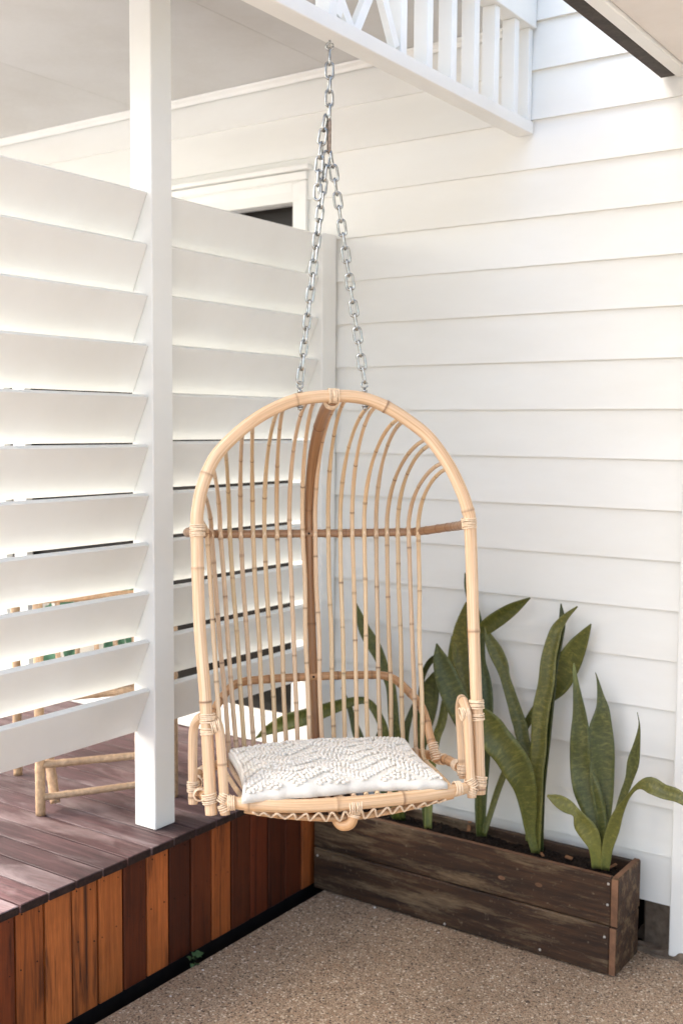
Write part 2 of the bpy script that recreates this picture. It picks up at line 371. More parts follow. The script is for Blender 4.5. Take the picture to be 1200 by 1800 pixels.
# ------------------------------------------------------------------ veranda ceiling, cornice
vc = thing('veranda_ceiling', (-3.4, 2.1, 2.77), 'off white sheeted veranda ceiling with a cornice above the screen', 'ceiling')
CY0 = 1.45
for x0, x1 in ((-2.2277, -1.545), (-3.1315, -2.2290), (-4.32, -3.1328)):
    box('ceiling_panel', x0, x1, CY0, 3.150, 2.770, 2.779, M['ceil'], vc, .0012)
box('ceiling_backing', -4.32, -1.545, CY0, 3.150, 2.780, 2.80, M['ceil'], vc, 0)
prism_x('cornice', [(3.1505, 2.7685), (3.122, 2.7685), (3.124, 2.762), (3.138, 2.755), (3.143, 2.746), (3.1505, 2.746)], -4.32, -1.545, M['white'], vc)
box('fascia', -4.32, -1.545, CY0-.03, CY0-.002, 2.72, 2.93, M['white'], vc)
# ------------------------------------------------------------------ valance (timber frieze) over the chair
va = thing('veranda_valance', (-1.51, 2.2, 2.442), 'white timber valance of battens and crossed braces under the veranda eave', 'valance')
VY0 = 1.10
box('bottom_rail', -1.541, -1.482, VY0, 3.1505, 2.442, 2.478, M['white'], va, .002)
box('fascia', -1.535, -1.478, VY0, 3.1505, 2.753, 3.02, M['white'], va, .002)
for y in (2.412, 2.540, 2.667, 2.795, 2.917, 3.044):
    box('batten', -1.532, -1.490, y-.0145, y+.0145, 2.4785, 2.7525, M['white'], va, .0015)
box('batten', -1.532, -1.490, 3.126, 3.150, 2.4785, 2.7525, M['white'], va, .0015)
def brace(y0, z0, y1, z1, X):
    d = Vector((0, y1-y0, z1-z0)); L = d.length; n = Vector((0, -d.z, d.y)).normalized()*.013
    prof = [(y0-n.y, z0-n.z), (y0+n.y, z0+n.z), (y1+n.y, z1+n.z), (y1-n.y, z1-n.z)]
    prism_x('brace', prof, X-.009, X+.009, M['white'], va)
for a, b in ((2.235, 2.39), (2.10, 2.205)): pass
brace(2.385, 2.490, 2.235, 2.742, -1.502); brace(2.235, 2.490, 2.385, 2.742, -1.522)
brace(2.130, 2.490, 2.215, 2.742, -1.502); brace(2.215, 2.490, 2.000, 2.742, -1.522)
for y in (2.107, 1.95, 1.80, 1.65, 1.5, 1.35, 1.2): box('batten', -1.532, -1.490, y-.0145, y+.0145, 2.4785, 2.7525, M['white'], va, .0015)
# ------------------------------------------------------------------ neighbouring eave, top right
ev = thing('eave', (-.8, 2.4, 2.54), 'low eave with a dark gutter edge and beige soffit beside the wall, extended out of view to block sky', 'eave')
EY0 = -.9; EX1 = 1.55  # roof carried past the view and over the camera to block sky light
box('gutter', -1.092, -1.048, EY0, 3.146, 2.541, 2.60, M['gutter'], ev, .003)
box('trim', -1.0455, -1.006, EY0, 3.1485, 2.536, 2.58, M['white'], ev, .003)
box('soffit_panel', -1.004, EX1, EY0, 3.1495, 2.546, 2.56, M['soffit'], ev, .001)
box('roof_sheet', -1.10, EX1, EY0, 3.15, 2.602, 2.62, M['gutter'], ev, .001)

# ------------------------------------------------------------------ deck
deck = thing('timber_deck', (-3.4, 2.1, 0), 'raised timber deck of weathered purple grey boards with orange brown skirting', 'deck')
JY0, JP = 1.702, .0903
for i in range(-9, 16):
    y0 = JY0+i*JP; t = random.uniform(.78, 1.15); wm = random.uniform(-.04, .04)
    if i == 0: t = 1.7  # this board and the next tinted paler to paint in sky glare
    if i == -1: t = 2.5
    if i == 1: t = 1.1
    xe = -2.126+random.uniform(-.002, .002); zt = DZ+random.uniform(-.0006, .0006)
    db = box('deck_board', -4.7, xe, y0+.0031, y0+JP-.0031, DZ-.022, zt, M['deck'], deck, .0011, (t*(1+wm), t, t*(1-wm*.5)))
    box('end_grain', xe+.0002, xe+.0022, y0+.0036, y0+JP-.0036, DZ-.0217, zt-.0022, M['endgrain'], db, .0006)
tone = {-1: (.50, .36, .33), 0: (.86, .78, .68), 1: (1.10, 1.10, 1.08), 2: (1.02, 1.0, .95), 3: (1.08, 1.06, 1.0), 4: (.26, .18, .17), 5: (1.22, 1.14, 1.08), 6: (.17, .11, .10), 7: (.30, .22, .21),
        8: (.92, .82, .74), 9: (.24, .17, .16), 10: (.32, .20, .19), 11: (.17, .11, .10), 12: (.24, .16, .15), 13: (.85, .76, .70)}
disc = None
def screw_mesh(rad, depth, m):
    bm = bmesh.new(); bmesh.ops.create_cone(bm, cap_ends=True, segments=10, radius1=rad, radius2=rad*.75, depth=depth)
    me = bpy.data.meshes.new('screw'); bm.to_mesh(me); bm.free(); me.materials.append(m); return me
SCREW = screw_mesh(.0024, .0016, M['screw']); NAIL = screw_mesh(.0042, .003, M['nail'])
for i in range(-9, 16):
    y0 = JY0+i*JP
    o = box('skirt_board', -2.163, -2.143+random.uniform(-.0015, .0015), y0+.003, y0+JP-.003, .003, DZ-.0235, M['skirt'], deck, .002, tone.get(i, (.6, .5, .45)))
    for zz in (.338, .195):
        for yy in (.018, .070):
            s = bpy.data.objects.new('screw', SCREW); place(s, o, (-2.1432, y0+yy+random.uniform(-.006, .006), zz+random.uniform(-.012, .012))); s.rotation_euler = (0, math.pi/2, 0)
box('gap_shade_sheet', -4.6, -2.235, .95, 3.12, DZ-.06, DZ-.0235, M['dark'], deck, 0)  # dark backing added as shade between the deck boards
box('void_shade_block', -2.23, -2.172, .9, 3.15, -.10, DZ-.024, M['dark'], deck, 0)  # dark backing added as shade in the void behind the skirting
# ------------------------------------------------------------------ privacy screen
sc = thing('privacy_screen', (-2.25, 2.3, DZ), 'white painted louvre privacy screen of tilted slats between square posts', 'screen')
PX0, PX1 = -2.290, -2.207
for y0, y1, zt in ((2.254, 2.337, 2.769), (3.066, 3.148, 2.205), (1.24, 1.323, 2.769)):
    box('post', PX0, PX1, y0, y1, DZ+.0015, zt, M['white'], sc, .003)
SLW = .1425; tilt = math.atan2(.0595, .131); ux, uz = -math.sin(tilt), -math.cos(tilt)      # down the slat
nx, nz = -math.cos(tilt)*1, math.sin(tilt)                                                   # towards its back
TH = .019
for pan, (ya, yb) in enumerate(((1.324, 2.2525), (2.3385, 3.0645))):
    for i in range(11):
        zt = 2.195-i*.1403+random.uniform(-.0025, .0025)+(.003 if pan else 0); w = SLW+random.uniform(-.0015, .0015)
        a = tilt+random.uniform(-.012, .012); ux, uz = -math.sin(a), -math.cos(a); nx, nz = -math.cos(a), math.sin(a)
        p = [(-2.222, zt), (-2.222+ux*w, zt+uz*w), (-2.222+ux*w+nx*TH, zt+uz*w+nz*TH), (-2.222+nx*TH, zt+nz*TH)]
        o = prism_y('slat', p, ya, yb, M['white'], sc)
        bv = o.modifiers.new('edge', 'BEVEL'); bv.width = .002; bv.segments = 2

# ================================================================== HANGING CHAIR
# chair frame: origin at the top of the front hoop, u to its right, v to its back, w up (solved from the photograph)
CT = np.array([-1.5093, 2.1395, 1.6208])
PSI, PITCH, ROLL = .1795, .1436, .011
fwh = RW @ np.array([0, 0, 1.]); fwh[2] = 0; fwh /= np.linalg.norm(fwh); rth = np.array([fwh[1], -fwh[0], 0])
_u = rth*math.cos(PSI)+fwh*math.sin(PSI); _v = -rth*math.sin(PSI)+fwh*math.cos(PSI); _w = np.array([0, 0, 1.])
CV = _v*math.cos(PITCH)-_w*math.sin(PITCH); _w2 = _w*math.cos(PITCH)+_v*math.sin(PITCH)
CU = _u*math.cos(ROLL)+_w2*math.sin(ROLL); CW = _w2*math.cos(ROLL)-_u*math.sin(ROLL)
def cl(px, py, v):                 # pixel -> chair coordinates on the plane v = const
    r = ray(px, py); t = ((CT+CV*v-CAMP)@CV)/(r@CV); P = CAMP+t*r-CT; return np.array([P@CU, v, P@CW])
def cw(p): return CT+CU*p[0]+CV*p[1]+CW*p[2]
BASE = np.array([0, .18, -.95])    # the chair's own origin, under its seat
chair = bpy.data.objects.new('hanging_chair', None); COL.objects.link(chair); chair.empty_display_size = .1
b0 = cw(BASE)
chair.matrix_world = Matrix([[CU[i], CV[i], CW[i], b0[i]] for i in range(3)]+[[0, 0, 0, 1]]); WL[chair.name] = Vector((0, 0, 0))
tag(chair, 'natural rattan hanging chair with tall arched back of thin canes', 'hanging chair')
CR = M['rattan']
def cane(name, pts, r, color=(1, 1, 1), nodes=.16, n=10, ds=.004, m=None):
    return build(name, [tube_data(pts, r, n, ds, nodes)], m or CR, chair, (0, 0, 0), color, BASE)
def ring_data(c, ax, rad, r=.0019, n=22, squash=1.0, tiltv=None):
    c = np.array(c, float); ax = np.array(ax, float); ax /= np.linalg.norm(ax)
    a = np.array([0, 0, 1.]) if abs(ax[2]) < .9 else np.array([1., 0, 0]); p = np.cross(ax, a); p /= np.linalg.norm(p); q = np.cross(ax, p)
    tl = np.array(tiltv if tiltv is not None else (0, 0, 0), float)
    return tube_data([c+rad*(math.cos(t)*p+squash*math.sin(t)*q)+tl*math.cos(t) for t in np.linspace(0, 2*math.pi, n, endpoint=False)], r, 6, .01, None, True)
def binding(c, ax, rad, count=4, step=.0043, cross=None):
    rad -= .0018; count += 1
    c = np.array(c, float); ax = np.array(ax, float)/np.linalg.norm(ax); D = []
    for i in range(count): D.append(ring_data(c+ax*(i-(count-1)/2)*step, ax+rng.uniform(-.06, .06, 3), rad+rng.uniform(0, .0008)))
    if cross is not None: D += cross
    return build('cane_binding', D, M['binding'], chair, (0, 0, 0), None, BASE)
hoop_px = [(371.5, 1430), (366, 1325), (360.5, 1220), (350.5, 1090), (346.5, 935), (348.5, 890), (358, 849), (378, 804), (414, 765), (455, 733), (500, 710), (536, 700), (585, 696), (635, 699.5), (680, 716), (725, 745), (756, 772), (788, 817), (810, 862), (822, 898), (826, 928), (831.5, 1090), (836, 1210), (840, 1310), (842.5, 1394)]
hoop = [cl(x, y, 0) for x, y in hoop_px]; hoop[0][2] = -.952; hoop[-1][2] = -.946
cane('front_hoop', hoop, [.0140]*4+[.0150]*17+[.0140]*4, (1.03, 1.0, .97), .30, 14)
# mid bar with its spine crossings, spindles
mid_x = [364, 372, 387.5, 404, 423.5, 445, 465, 487, 509, 532, 554, 577, 598, 619, 640, 661, 680, 699, 718, 735]
top_px = [(363, 908), (372, 866), (387, 824), (407, 798), (435, 765), (453, 749), (496, 724), (504, 721), (544, 711), (556, 709), (601, 707), (612, 708), (651, 718), (661, 721), (700, 741), (708, 745), (745, 777), (753, 785), (774, 818), (783, 826)]
bot_px = [(391, 1330), (403, 1325), (416, 1320), (430, 1318), (446, 1311), (465, 1309), (484, 1307), (503, 1304), (523, 1302), (544, 1302), (566, 1302), (587, 1302), (606, 1302), (627, 1302), (646, 1302), (668, 1302), (687, 1304), (709, 1330), (731, 1335), (742, 1327)]
def vback(i): a = abs(i-9.5)/9.5; return .42-.085*a**3
midp = []
for i in range(20):
    p = cl(mid_x[i], 937, vback(i)); midp.append(p)
hmid = np.mean([p[2] for p in midp])
for p in midp: p[2] = hmid*.5+p[2]*.5
bar = [(-.318, .004, -.308), (-.330, .10, -.306), (-.333, .22, -.303)]
bar += [(p[0], p[1]+.012, p[2]) for p in midp[1:-1:2]]+[(midp[-1][0], midp[-1][1]+.012, midp[-1][2])]
bar += [(.333, .22, -.303), (.331, .10, -.305), (.318, .004, -.304)]
cane('mid_bar', bar, .0112, (.50, .40, .34), .045, 10)
spcol = lambda: tuple(np.array([1.0, 1.0, 1.0])*random.uniform(.84, 1.12)*np.array([1, random.uniform(.985, 1.03), random.uniform(.90, 1.03)]))
FRH = -.926; HC = crom(hoop, .006)
for i in range(20):
    H0 = cl(*top_px[i], .0); H = HC[np.argmin(np.hypot(HC[:, 0]-H0[0], HC[:, 2]-H0[2]))]; H = np.array([H[0]*.9+H0[0]*.1, .012, H[2]*.9+H0[2]*.1]); B = midp[i]; pts = []
    for th in (0, 14, 28, 44, 60, 76, 90):
        t = math.radians(th); s = math.sin(t); c = 1-math.cos(t)
        pts.append((H[0]+(B[0]-H[0])*s, H[1]+(B[1]-H[1])*s, H[2]+(B[2]-H[2])*c))
    bt = cl(*bot_px[i], vback(i)-.012)
    for s in (.25, .5, .75):
        q = B*(1-s)+bt*s; q = q+np.array([random.uniform(-.0022, .0022), random.uniform(-.002, .002), 0]); pts.append(tuple(q))
    pts.append(tuple(bt)); vb = bt[1]; du = bt[0]
    pts += [(du*1.0, vb-.006, -.885), (du*.985, vb-.035, -.905), (du*.96, vb*.5, -.912), (du*.92, .0, -.918), (du*.90, -.045*(1-(du/.33)**2), FRH+.002)]
    cane('spindle', pts, [.0050]*4+[.0060]*(len(pts)-4), spcol(), .17, 8)
# spine behind the spindles
sp = [cl(583, 703, .008)]
H = np.array([0, .01, -.006]); B = cl(543, 937, .436)
for th in (15, 30, 45, 60, 75, 90):
    t = math.radians(th); sp.append((H[0]+(B[0]-H[0])*math.sin(t), H[1]+(B[1]-H[1])*math.sin(t), H[2]+(B[2]-H[2])*(1-math.cos(t))))
for (x, y, v) in ((546, 1050, .437), (551, 1190, .437), (555, 1300, .43)): sp.append(cl(x, y, v))
sp += [(sp[-1][0], .41, -.90), (sp[-1][0], .36, -.925), (.004, .15, -.945), (.0, -.03, -.952)]
cane('spine', sp, [.0150, .0148, .0145, .014, .0132, .0125, .012, .0115, .0115, .0115, .011, .011, .011, .011], (.50, .37, .27), .30, 12)
# lower bar / arm rail
lo = [(0, .432, -.690), (.12, .430, -.691), (.205, .418, -.698), (.25, .395, -.733), (.282, .355, -.784), (.291, .31, -.861), (.300, .285, -.912)]
lo = [(-a, b, c) for a, b, c in lo[:0:-1]]+lo
cane('lower_bar', lo, .0112, (.78, .62, .48), .05, 10)
# seat ring, front rail, under rail
ring = [(-.300, .0, -.922), (-.328, .10, -.915), (-.330, .22, -.910), (-.300, .34, -.905), (-.2, .415, -.90), (0, .436, -.898), (.2, .415, -.90), (.300, .34, -.905), (.330, .22, -.910), (.330, .10, -.915), (.302, .0, -.920)]
cane('seat_ring', ring, .0125, (.80, .66, .52), .12, 10)
fr = [cl(399, 1409, -.010), cl(440, 1414, -.035), cl(520, 1417, -.055), cl(615, 1412, -.062), cl(717, 1402, -.05), cl(790, 1391, -.025), cl(818, 1385, -.010)]
cane('front_rail', fr, [.0135, .0150, .0155, .0158, .0155, .0150, .0135], (.98, .93, .86), .20, 12)
ur = [cl(430, 1424, -.01), cl(500, 1434, -.03), cl(600, 1438, -.04), cl(700, 1423, -.03), cl(795, 1399, -.005)]
cane('under_rail', ur, .0075, (.86, .74, .60), .1, 8)
U = crom(ur, .006); Fq = crom(fr, .006); zz = []
ns = 30
for i in range(ns+1):
    t = .04+.92*i/ns
    p = U[int(t*(len(U)-1))]; k = np.argmin(np.abs(Fq[:, 0]-p[0])); f = Fq[k]
    zz.append(p+np.array([0, -.010, -.004]) if i % 2 else f+np.array([0, -.006, -.0155]))
build('lacing', [tube_data(zz, .0028, 6, .008)], M['binding'], chair, (0, 0, 0), None, BASE)
# foot loop under the front
fl = [cl(620, 1424, -.055), cl(622, 1432, -.055), cl(615, 1448, -.052), cl(600, 1450, -.04), cl(588, 1436, -.02), (-.03, .05, -.948)]
cane('foot_loop', fl, [.0115, .0115, .0125, .0125, .0105, .0095], (.90, .74, .56), None, 10)
# arm loops: inverted U canes beside the hoop legs
la = [(-.275, -.010, -.952), (-.279, -.010, -.86), (-.283, -.010, -.775), (-.288, .000, -.748), (-.303, .025, -.737), (-.322, .06, -.740), (-.336, .09, -.765), (-.340, .098, -.82), (-.342, .10, -.945)]
cane('arm_loop', la, .0110, (.98, .95, .92), .20, 12)
ra = [(.301, -.012, -.950), (.299, -.012, -.86), (.297, -.012, -.765), (.296, -.002, -.742), (.298, .025, -.727), (.304, .06, -.730), (.309, .09, -.757), (.312, .098, -.82), (.315, .10, -.925)]
cane('arm_loop', ra, .0110, (1.0, .98, .96), .2, 12)
# cane bindings at the joints
binding((-.323, .0, -.309), (0, 0, 1), .0182, 6); binding((.323, .0, -.306), (0, 0, 1), .0182, 5)
binding((-.318, .012, -.308), (1, .3, 0), .0135, 3); binding((.316, .012, -.304), (1, -.3, 0), .0135, 3)
binding((.002, 0, .003), (1, 0, 0), .0180, 5); binding((0, .016, -.008), (0, 1, -.25), .0185, 3)
for s, uu in ((-1, -.309), (1, .3245)):
    binding((uu, 0, -.735), (0, 0, 1), .0180, 4); binding((uu, 0, -.765), (0, 0, 1), .0178, 3)
    binding((uu, 0, -.915), (.15*s, 0, 1), .0180, 4, .005)
    binding((-.277 if s < 0 else .301, -.010, -.915), (-.5*s, 0, 1), .0145, 4, .005)
    binding((-.277 if s < 0 else .301, -.010, -.935), (.45*s, 0, 1), .0145, 3, .005)
    binding((s*.292, -.006, -.755), (1, 0, .2), .016, 4)
    binding((-.341 if s < 0 else .314, .10, -.905), (0, 0, 1), .0146, 5); binding((s*.328, .06, -.917), (0, 1, 0), .0146, 4)
    binding((s*.329, .20, -.911), (0, 1, 0), .0146, 5, .006); binding((s*.296, .297, -.888), (.1*s, -.4, -1), .0138, 7, .006)
    binding((s*.312, .30, -.908), (.5*s, -1, 0), .0150, 5, .005)
    binding((s*.262, -.026, -.924), (1, s*.15, 0), .0165, 3)
binding((.012, -.062, -.941), (1, 0, 0), .0180, 5, .0056); binding((.012, -.055, -.960), (.3, 0, 1), .0136, 3)
# bindings where spindles cross the mid bar: one short cane wrap each
for p in midp[1:]:
    build('cane_binding', [ring_data((p[0]+.001, p[1]+.008, p[2]), (1, 0, .35), .0135, .0018, 14), ring_data((p[0]-.001, p[1]+.008, p[2]), (1, 0, -.35), .0135, .0018, 14)], M['binding'], chair, (0, 0, 0), None, BASE)
# pegs in the spine
def peg(p):
    d = tube_data([(p[0], p[1]-.0015, p[2]), (p[0], p[1]+.001, p[2])], .0032, 10, .01)
    build('peg_hole', [d], M['dark'], chair, (0, 0, 0), None, BASE)
peg((midp[9][0]*.5+midp[10][0]*.5, midp[9][1]+.0105-.0105+.0015, hmid)); peg((.0, .4205, -.690))
# eye bolts through the hoop top
bolts = []
for px in (527.5, 641):
    c = cl(px, 700, 0); hz = float(np.interp(c[0], [h[0] for h in hoop[8:18]], [h[2] for h in hoop[8:18]]))
    e = np.array([c[0], 0, hz+.034]); bolts.append(cw(e))
    D = [tube_data([e+(.0075*math.cos(t), 0, .0075*math.sin(t)) for t in np.linspace(0, 2*math.pi, 18, endpoint=False)], .0023, 7, .01, None, True),
         tube_data([(c[0], 0, hz+.0265), (c[0], 0, hz-.027)], .0026, 8, .02), tube_data([(c[0], 0, hz+.0215), (c[0], 0, hz+.0165)], .0065, 8, .02),
         tube_data([(c[0], 0, hz-.0165), (c[0], 0, hz-.0185)], .0085, 14, .02), tube_data([(c[0], 0, hz-.0187), (c[0], 0, hz-.0245)], .0068, 6, .02)]
    build('eye_bolt', D, M['steel'], chair, (0, 0, 0), None, BASE, smooth=True)

# ------------------------------------------------------------------ seat cushion
def pillow(nu, nv, fn):
    top = [[fn(a, b, 1) for a in np.linspace(-1, 1, nu)] for b in np.linspace(-1, 1, nv)]; bot = [[fn(a, b, -1) for a in np.linspace(-1, 1, nu)] for b in np.linspace(-1, 1, nv)]
    V = [p for r in top for p in r]+[p for r in bot for p in r]; F = []; o = nu*nv
    for j in range(nv-1):
        for i in range(nu-1):
            a = j*nu+i; F.append((a, a+1, a+nu+1, a+nu)); F.append((o+a, o+a+nu, o+a+nu+1, o+a+1))
    e = [i for i in range(nu)]+[j*nu+nu-1 for j in range(1, nv)]+[(nv-1)*nu+i for i in range(nu-2, -1, -1)]+[j*nu for j in range(nv-2, 0, -1)]
    for x, y in zip(e, e[1:]+e[:1]): F.append((x, o+x, o+y, y))
    return V, F
def cush(a, b, side):
    # plan: slightly pinched sides, pulled-out corners
    k = 1-.05*(1-a*a)*b*b; k2 = 1-.06*(1-b*b)*a*a
    u = .238*a*k2+.012*b*0-.004; v = .152+.206*b*k+.010*a*(1-abs(b))
    if b < 0: v += .012*a*(-b)+.006*math.sin(a*6)*(-b)
    edge = max(0., (1-a**4))**.55*max(0., (1-b**4))**.55
    wr = .0040*math.sin(5.5*a+3*b)+.0022*math.sin(11*b-6*a+1)+.0035*a*b
    if b < -.8: v += (.0022*math.sin(a*23+1)+.0016*math.sin(a*41))*(-b-.8)*5
    t = (b+1)/2; mid = -.911+.040*t-.004*a*a
    if side > 0: hh = mid+.009+.025*edge+wr*edge
    else: hh = mid-.006-.012*edge**.8
    return (u, v, max(hh, -.920+.014*t))
cu_root = thing('seat_cushion', cw((0, .15, -.90)), 'cream cushion with tufted zigzag loops on the rattan seat', 'cushion')
cb0 = np.array(cu_root.location)
V, F = pillow(44, 36, cush)
co = mesh_obj('cover', [cw(p)-cb0 for p in V], F, M['fabric'], cu_root, cu_root.location, True)
tag(co, 'plain white cotton cushion cover')
ico = bmesh.new(); bmesh.ops.create_icosphere(ico, subdivisions=1, radius=1); IV = np.array([v.co[:] for v in ico.verts]); IF = [tuple(v.index for v in f.verts) for f in ico.faces]; ico.free()
TV = []; TF = []
def tuft(a, b, s):
    p = np.array(cush(a, b, 1)); e = 1e-3
    tu = np.array(cush(a+e, b, 1))-p; tv = np.array(cush(a, b+e, 1))-p; n = np.cross(tu, tv); n /= np.linalg.norm(n)+1e-12
    ax1 = tu/(np.linalg.norm(tu)+1e-12); ax2 = np.cross(n, ax1); an = rng.uniform(0, 3.14); d1 = ax1*math.cos(an)+ax2*math.sin(an); d2 = np.cross(n, d1)
    c = p+n*s*.38; k = len(TV)
    for q in IV: TV.append(cw(c+d1*q[0]*s*1.25+d2*q[1]*s*.9+n*q[2]*s*rng.uniform(.75, 1.1))-cb0)
    TF.extend([tuple(i+k for i in f) for f in IF])
def tri(x): x = x % 1.0; return 4*abs(x-.5)-1
rows = [(-1.06, 3), (-.80, 4), (-.50, 3), (-.24, 4), (.06, 3), (.32, 4), (.62, 3), (.86, 3)]
for b1, th in rows:
    for k in range(th):
        a = -.965
        while a < .965:
            b = b1+.15*tri(a*1.55+.2)+k*.056+rng.uniform(-.007, .007)
            if -.965 < b < .985 and rng.uniform() > .03: tuft(a, b, rng.uniform(.0048, .0060))
            a += .038*rng.uniform(.9, 1.1)
for a in np.arange(-.97, .98, .038): tuft(a, .975, .0046)
for b in np.arange(-.9, .98, .045):
    tuft(-.970, b, .0046); tuft(.970, b, .0046)
tf = mesh_obj('tufted_loops', TV, TF, M['wool'], cu_root, cu_root.location, True); tag(tf, 'rows of thick cream wool loops in zigzags', None, None, 'stuff')

# ------------------------------------------------------------------ chains
def link_mesh(name, half, rad, wire, m, nn=28):
    P = []
    for t in np.linspace(0, 2*math.pi, nn, endpoint=False):
        x = rad*math.cos(t); z = rad*math.sin(t)+(half if math.sin(t) >= 0 else -half); P.append((x, 0, z))
    V, F, UV, A = tube_data(P, wire, 8, .01, None, True)
    me = bpy.data.meshes.new(name); me.from_pydata([tuple(v) for v in V], [], F); me.update(); me.materials.append(m)
    me.polygons.foreach_set('use_smooth', [True]*len(F)); return me
LW, LR = .0031, .0086
LPITCH = .0314
LINK = link_mesh('link', LPITCH/2+LW-LR, LR, LW, M['steel'])   # centre line half length = pitch/2 + wire
def chain(label, p0, p1, n, sag=0., ph=0., slackdir=(0, 0, 0)):
    p0 = np.array(p0); p1 = np.array(p1); root = thing('chain', p0, label, 'chain', None)
    d = p1-p0; L = np.linalg.norm(d); step = d/n; sd_ = np.array(slackdir, float)
    for i in range(n):
        t = (i+.5)/n; c = p0+d*t+sd_*4*t*(1-t); ta = step+sd_*4*(1-2*t)/n; ta /= np.linalg.norm(ta)
        o = bpy.data.objects.new('link', LINK); place(o, root, c)
        q = Vector(ta).to_track_quat('Z', 'Y').to_matrix() @ Matrix.Rotation(ph+(math.pi/2 if i % 2 else 0)+random.uniform(-.16, .16), 3, 'Z')
        q = q @ Matrix.Diagonal((1, 1, L/n/LPITCH))
        o.rotation_mode = 'QUATERNION'; o.rotation_quaternion = q.to_quaternion()
        if abs(L/n/LPITCH-1) > .004: o.scale = (1, 1, L/n/LPITCH)
    return root
face = math.atan2(fwh[1], fwh[0])
hookp = np.array([-1.5235, 2.139, 2.442])
hk = thing('screw_hook', hookp, 'small steel hook screwed into the underside of the valance rail', 'hook')
hp = [hookp+np.array([0, 0, .012]), hookp+np.array([0, 0, -.006])]
hc = hookp+np.array([0, 0, -.0135]); hp += [hc+.0078*(math.sin(t)*rth*-1+math.cos(t)*np.array([0, 0, 1])) for t in np.linspace(.35, 5.6, 12)]
build('shank', [tube_data(hp, .0028, 8, .004)], M['steel'], hk, hookp)
c0 = hc+np.array([0, 0, -.0078])
ntop = 5; ctop = c0; cbot = c0+np.array([0, 0, -ntop*LPITCH])
chain('short vertical chain of steel links hanging from the valance hook', ctop, cbot, ntop, 0, face+math.pi/2+.15)
# quick link between the top chain and the two chair chains
ql = thing('quick_link', cbot+np.array([0, 0, -.04]), 'slightly rusty oval quick link joining the three chains', 'link')
QH = .038
QM = link_mesh('body', QH-.0075, .0075, .0033, M['rusty']); qo = bpy.data.objects.new('body', QM); place(qo, ql, cbot+np.array([0, 0, -QH])); qo.rotation_euler = (0, 0, face+math.pi/2*0+.28)
nut = bpy.data.objects.new('nut', screw_mesh(.0058, .014, M['rusty'])); qr = Matrix.Rotation(face+.28, 3, 'Z') @ Vector((.0075, 0, 0)); place(nut, ql, Vector(cbot)+Vector((0, 0, -QH))+qr)
gather = cbot+np.array([0, 0, -2*QH])
for sgn, bp, lab in ((-1, bolts[0], 'steel chain from quick link down to the eye bolt nearer the slatted screen'), (1, bolts[1], 'steel chain from quick link down to the eye bolt nearer the plants')):
    p0 = gather+rth*.0045*sgn; p1 = np.array(bp)+np.array([0, 0, .0075]); n = round(np.linalg.norm(p1-p0)/LPITCH)
    chain(lab, p0, p1, n, 0, face+math.pi/2+(.75 if sgn < 0 else -.5), (0, 0, 0))
tl0 = cbot+np.array([0, 0, .006])-rth*.0075-fwh*.004; tl1 = tl0+np.array([0, 0, -6*LPITCH])-rth*.018
chain('loose tail of spare chain dangling beside the quick link', tl0, tl1, 6, 0, face+1.2, tuple(-rth*.004))

# ================================================================== PLANTER AND SNAKE PLANTS
PLX0, PLX1, PLY0, PLY1, PLZ = -2.126, -1.068, 2.921, 3.100, .287
pl = thing('planter_box', (-1.6, 3.01, 0), 'long low planter box of dark weathered hardwood boards against the wall', 'planter')
def pboard(x0, x1, y0, y1, z0, z1, c=(1, 1, 1), m=None): return box('board', x0, x1, y0, y1, z0, z1, m or M['planter'], pl, .003, c)
fb = [pboard(PLX0, PLX1-.0215, PLY0, PLY0+.022, .146, PLZ, (1.05, 1.0, .95)), pboard(PLX0+.002, PLX1-.0225, PLY0-.004, PLY0+.019, .004, .1435, (.95, .92, .9))]
pboard(PLX0, PLX1-.0215, PLY1-.022, PLY1, .146, PLZ-.004); pboard(PLX0, PLX1-.0215, PLY1-.022, PLY1, .004, .1435)
e1 = pboard(PLX1-.021, PLX1, PLY0, PLY1, .146, PLZ+.001, (1.25, 1.1, .95)); e2 = pboard(PLX1-.022, PLX1-.002, PLY0-.002, PLY1, .004, .1435, (1.1, 1.0, .9))
pboard(PLX0, PLX0+.021, PLY0+.0225, PLY1-.0225, .004, PLZ-.002)
def edge(x0, x1, y0, y1, z0, z1): return box('sawn_edge', x0, x1, y0, y1, z0, z1, M['planter_cut'], pl, .0008)
edge(PLX1-.0205, PLX1-.0008, PLY0-.0022, PLY0-.0004, .148, PLZ-.002); edge(PLX1-.0212, PLX1-.003, PLY0-.0045, PLY0-.0024, .006, .1425)
edge(PLX0+.003, PLX1-.024, PLY0+.003, PLY0+.0155, PLZ+.0003, PLZ+.0016); edge(PLX1-.0185, PLX1-.003, PLY0+.003, PLY1-.003, PLZ+.0013, PLZ+.0026)
for (x, z) in ((PLX1-.030, .268), (PLX1-.031, .207), (PLX1-.036, .113), (-1.30, .02), (-2.10, .255), (-2.108, .118), (-1.62, .012)):
    b = fb[0] if z > .145 else fb[1]; s = bpy.data.objects.new('nail', NAIL); place(s, b, (x, PLY0-.0008 if z > .145 else PLY0-.0048, z)); s.rotation_euler = (math.pi/2, 0, 0)
for i, (x, z) in enumerate(((-1.43, .205), (-1.31, .213))):
    kn = mesh_obj('knot', [(.009*math.cos(t)*1.3, 0, .006*math.sin(t)) for t in np.linspace(0, 2*math.pi, 12, endpoint=False)], [tuple(range(12))], M['planter_cut'], fb[0], (x, PLY0-.0006, z))
SOZ = .258
bm = bmesh.new(); bmesh.ops.create_grid(bm, x_segments=150, y_segments=24, size=.5)
